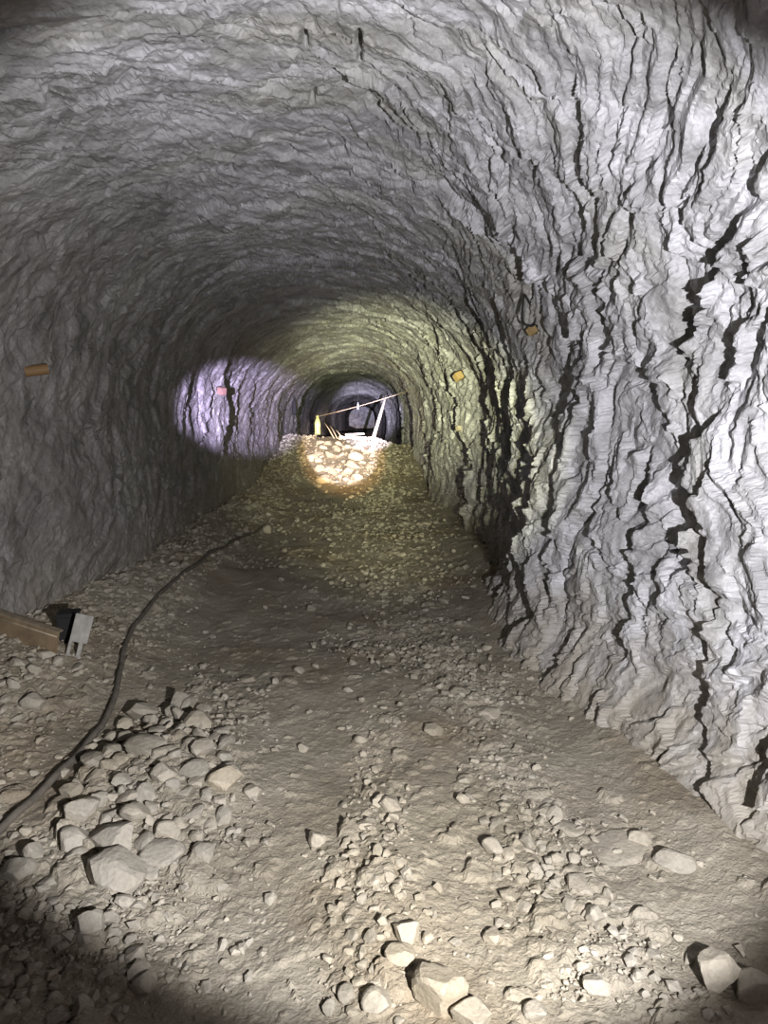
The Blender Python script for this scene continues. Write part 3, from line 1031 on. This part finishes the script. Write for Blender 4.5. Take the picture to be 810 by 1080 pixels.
gravel('gravel', 'loose tan gravel and chips strewn over the whole tunnel floor', 6500, 1.6, 24, 0.012, 0.055, M['stone_a'], 3)
gravel('grit', 'fine tan grit and small chips on the near floor', 9000, 1.6, 6, 0.007, 0.022, M['stone_a'], 5)
gravel('rock_chips', 'dull grey rock chips mixed through the floor gravel', 4000, 1.6, 24, 0.012, 0.060, M['stone_b'], 4)

# ------------------------------------------------------------------ hose
hp = [(-60, 930), (0, 881), (45, 838), (85, 797), (110, 765), (122, 735), (128, 705), (134, 678), (150, 652), (172, 626), (200, 602), (235, 580), (262, 566), (285, 556)]
pts = [floor_pt(x, y) for x, y in hp]
path = smooth_path(pts, 10)
path = [Vector((p.x, p.y, fz(p.x, p.y) + 0.020 + 0.004 * math.sin(i * 0.6))) for i, p in enumerate(path)]
o = link('hose', bm_mesh('hose', tube(path, 0.015, 10), True), M['hose'])
o['label'] = 'dusty black hose snaking along the left side of the floor'; o['category'] = 'hose'

# ------------------------------------------------------------------ brown beam and grey bracket at the left wall
pa = floor_pt(62, 694)
r_ = ray(62, 667); A = CAM + r_ * (pa.y / r_.y)           # upper near corner of the beam's end
r_ = ray(0, 647); B = CAM + r_ * ((pa.y + 0.10) / r_.y)
ax = (A - B).normalized()
t = thing('steel_channel', 'brown rusted steel channel beam sticking out from left wall foot', 'steel channel')
yv = Vector((0, 0, 1)).cross(ax).normalized(); zv = ax.cross(yv)
t.matrix_world = Matrix.Translation(A) @ Matrix((ax, yv, zv)).transposed().to_4x4()
Lt = 0.62; Hb = 0.18
link('web', bm_mesh('web', box(Lt, 0.012, Hb, (-Lt / 2, 0.004, -Hb / 2), 0.003)), M['rust'], t)
link('flange', bm_mesh('flange', box(Lt, 0.045, 0.012, (-Lt / 2, 0.015, 0.0), 0.003)), M['rim'], t)
link('flange', bm_mesh('flange', box(Lt, 0.075, 0.012, (-Lt / 2, 0.030, -Hb), 0.003)), M['rim'], t)
link('edge_bead', bm_mesh('edge_bead', tube([(-Lt, -0.006, -0.026), (0.0, -0.006, -0.026)], 0.006, 8), True), M['rim'], t)
sp = link('rivet', bm_mesh('rivet', lathe([(0.024, 0), (0.022, 0.006), (0.010, 0.010)], 14), True), M['rust'], t)
sp.rotation_euler = (math.radians(90), 0, 0); sp.location = (-0.085, -0.001, -0.125)

pb = floor_pt(74, 694)
b_ = thing('steel_bracket', 'grey steel plate on two short legs beside end of the brown beam', 'bracket', (pb.x, pb.y, fz(pb.x, pb.y) - 0.01), (math.radians(-10), math.radians(14), math.radians(6)))
link('plate', bm_mesh('plate', box(0.095, 0.012, 0.155, (0.02, 0, 0.175), 0.002)), M['plate'], b_)
link('leg', bm_mesh('leg', box(0.018, 0.012, 0.12, (-0.02, 0.004, 0.055), 0.002)), M['plate'], b_)
link('leg', bm_mesh('leg', box(0.022, 0.012, 0.12, (0.035, 0.004, 0.055), 0.002)), M['plate'], b_)
link('cross_bar', bm_mesh('cross_bar', box(0.085, 0.014, 0.016, (0.01, 0.006, 0.015), 0.002)), M['plate'], b_)
pc = floor_pt(68, 680)
k_ = thing('gap_box', 'black box filling the dark gap between brown beam and grey bracket', 'box', (pc.x - 0.01, pb.y + 0.22, fz(pc.x, pb.y + 0.22)), (0, 0, 0.2))  # plain black box set into the dark gap behind the bracket
link('case', bm_mesh('case', box(0.11, 0.12, 0.15, (0, 0, 0.075), 0.006)), M['black'], k_)
link('lid', bm_mesh('lid', box(0.118, 0.128, 0.02, (0, 0, 0.158), 0.004)), M['black'], k_)

# ------------------------------------------------------------------ small things on the walls


def oriented(o, p, n, roll=0.0):
    z = n.normalized()
    x = Vector((0, 1, 0)).cross(z).normalized()
    y = z.cross(x)
    Mx = Matrix((x, y, z)).transposed().to_4x4()
    o.matrix_world = Matrix.Translation(p) @ Mx @ Matrix.Rotation(roll, 4, 'Z')


def wall_plug(px, py, sz, label, m, ln=1.2, round_=False, strap=True, roll=0.3):
    p, n = wall_pt(px, py)
    s_ = sz * (p - CAM).length / F
    n = (n * 0.8 + (CAM - p).normalized() * 0.5).normalized()
    t = thing('wooden_plug', label, 'plug')
    if round_:
        link('peg', bm_mesh('peg', lathe([(0.5 * s_, -s_), (0.5 * s_, s_ * ln), (0.42 * s_, s_ * ln * 1.05)], 14)), m, t)
    else:
        link('peg', bm_mesh('peg', box(s_, s_ * 0.9, s_ * (ln + 1), (0, 0, s_ * (ln - 1) / 2), s_ * 0.06)), m, t)
    if strap:
        link('strap', bm_mesh('strap', box(s_ * 1.08, s_ * 0.98, s_ * 0.3, (0, 0, s_ * 0.1), s_ * 0.05)), M['black'], t)
    oriented(t, p, n, roll)
    return t, p, n, s_


t0, p0, n0, s0_ = wall_plug(564, 346, 8, 'square orange wooden plug below a black cable loop on right wall', M['wood_plug'])
wall_plug(486, 397, 8, 'orange wooden plug on the right wall nearer the tunnel end, no cable', M['wood_plug'])
wall_plug(484, 451, 5, 'small dull wooden plug low on the far right wall', M['stone_a'], 1.0, False, False)
wall_plug(232, 410, 7, 'reddish wooden plug in violet light on the left wall', M['wood_red'])
t1, p1, n1, s1_ = wall_plug(36, 390, 10, 'dark brown round wooden peg high on the near left wall', M['wood_dark'], 1.0, True, False)
# its axis lies almost along the wall
t1.matrix_world = Matrix.Translation(p1 + n1 * 0.03) @ Euler((math.radians(100), math.radians(20), math.radians(-60))).to_matrix().to_4x4()

# cable loop hanging above the orange plug
lp = [(553, 310), (551, 326), (551, 338), (556, 343), (563, 343), (566, 334), (560, 322), (554, 311)]
q = []
for x, y in lp:
    r = ray(x, y); q.append(CAM + r * ((p0.y - 0.06) / r.y))
o = link('cable_loop', bm_mesh('cable_loop', tube(smooth_path(q, 6), 0.006, 8), True), M['black'])
o['label'] = 'black cable loop hanging above the square orange plug on right wall'; o['category'] = 'cable'

# slim black sack on the far left wall
p, n = wall_pt(306, 427)
t = thing('sack', 'slim black sack hanging on the left wall just before the far slope', 'sack', p + n * 0.16)
k = (p - CAM).length / F
link('bag', bm_mesh('bag', lathe([(0.6 * k, 8 * k), (1.2 * k, 5 * k), (2.3 * k, 1 * k), (2.6 * k, -5 * k), (2.2 * k, -9 * k), (1.0 * k, -10 * k)], 14), True), M['black'], t)
link('cord', bm_mesh('cord', tube([(0, 0, 8 * k), (-0.01, 0, 12 * k)], 0.35 * k, 6)), M['black'], t)

# ------------------------------------------------------------------ on the far rubble crest


def at(px, py, y):
    r = ray(px, py)
    return CAM + r * (y / r.y)


yb = 18.3
pbot = at(335, 457, yb)
zb = max(fz(pbot.x, yb) - 0.01, pbot.z - 0.03)
t = thing('bottle', 'yellow-green plastic bottle standing on the far rubble crest', 'bottle', (pbot.x, yb, zb))
k = yb / F
Rb = 3.0 * k
prof = [(Rb * 0.9, 0), (Rb, 0.8 * k), (Rb, 5 * k), (Rb * 0.93, 6 * k), (Rb, 7 * k), (Rb, 12 * k), (Rb * 0.8, 14.5 * k), (Rb * 0.45, 17 * k), (Rb * 0.38, 18 * k)]
link('body', bm_mesh('body', lathe(prof, 20), True), M['plastic'], t)
link('wrapper', bm_mesh('wrapper', lathe([(Rb * 1.02, 7.2 * k), (Rb * 1.02, 11.6 * k)], 20), True), M['label'], t)
link('cap', bm_mesh('cap', lathe([(Rb * 0.48, 17.6 * k), (Rb * 0.48, 19.4 * k), (Rb * 0.4, 19.7 * k)], 14), True), M['label'], t)

pw, nw = wall_pt(430, 414)
a0 = Vector((pbot.x, yb, zb + 18.5 * k))
wp = [a0 + (pw - a0) * (i / 14) + Vector((0, 0, -0.03 * math.sin(math.pi * i / 14))) for i in range(15)]
o = link('wire', bm_mesh('wire', tube(wp, 0.007, 6)), M['wire'])
o['label'] = 'thin brown wire stretched across tunnel from the bottle to right wall'; o['category'] = 'wire'

pl0 = at(393.5, 463, 19.2); pl1 = at(407, 418, 20.3)
o = link('timber_pole', bm_mesh('timber_pole', tube([pl0 - (pl1 - pl0) * 0.08, pl0, (pl0 + pl1) / 2, pl1], [0.050, 0.050, 0.044, 0.038], 12), True), M['timber'])
o['label'] = 'tall pale timber pole leaning to the right behind the rubble crest'; o['category'] = 'pole'


def plank(px0, py0, px1, py1, y0, y1, w_, h_, label, m='timber', name='timber_plank'):
    A = at(px0, py0, y0); B = at(px1, py1, y1)
    L = (B - A).length
    me = bm_mesh(name, box(L, w_, h_, (0, 0, 0), 0.006, None, 0.004))
    o = link(name, me, M[m])
    d = (B - A).normalized()
    o.matrix_world = Matrix.Translation((A + B) / 2) @ d.to_track_quat('X', 'Z').to_matrix().to_4x4()
    o['label'] = label; o['category'] = 'plank'
    return o


plank(360, 461.5, 394, 462.5, 19.0, 19.0, 0.16, 0.07, 'pale plank lying level across the top of the rubble crest')
plank(358.5, 470, 360, 460, 18.6, 18.7, 0.10, 0.08, 'short pale post end upright at left end of the level plank')
plank(364, 458.5, 384, 457.5, 19.3, 19.4, 0.10, 0.05, 'thin upper plank lying behind the level plank')
for i, (a, b, c, d, l) in enumerate((
        (352, 462, 341, 444, 'leftmost of the thin sticks propped between bottle and plank'),
        (356, 463, 346, 446, 'middle one of the thin sticks propped between bottle and plank'),
        (361, 462, 351, 450, 'rightmost of the thin sticks propped between bottle and plank'))):
    A = at(a, b, 18.9); B = at(c, d, 19.6 + 0.2 * i)
    o = link('stick', bm_mesh('stick', tube([A - (B - A) * 0.15, (A + B) / 2 + Vector((0.01, 0, 0.01)), B], 0.016, 7), True), M['timber'])
    o['label'] = l; o['category'] = 'stick'

# pale rod hung from the roof further in
h0 = at(377.5, 432, 26.0)
t = thing('hanging_rod', 'small white rod hanging by a dark cord in the far tunnel', 'rod', h0)
link('rod', bm_mesh('rod', lathe([(0.022, 0), (0.026, 0.02), (0.026, 0.22), (0.02, 0.25)], 12), True), M['white'], t)
top = 1.2
link('cord', bm_mesh('cord', tube([(0, 0, 0.24), (0.0, 0, top)], 0.008, 6)), M['black'], t)
print('STONES', len(OCC), 'named', N_NAMED)
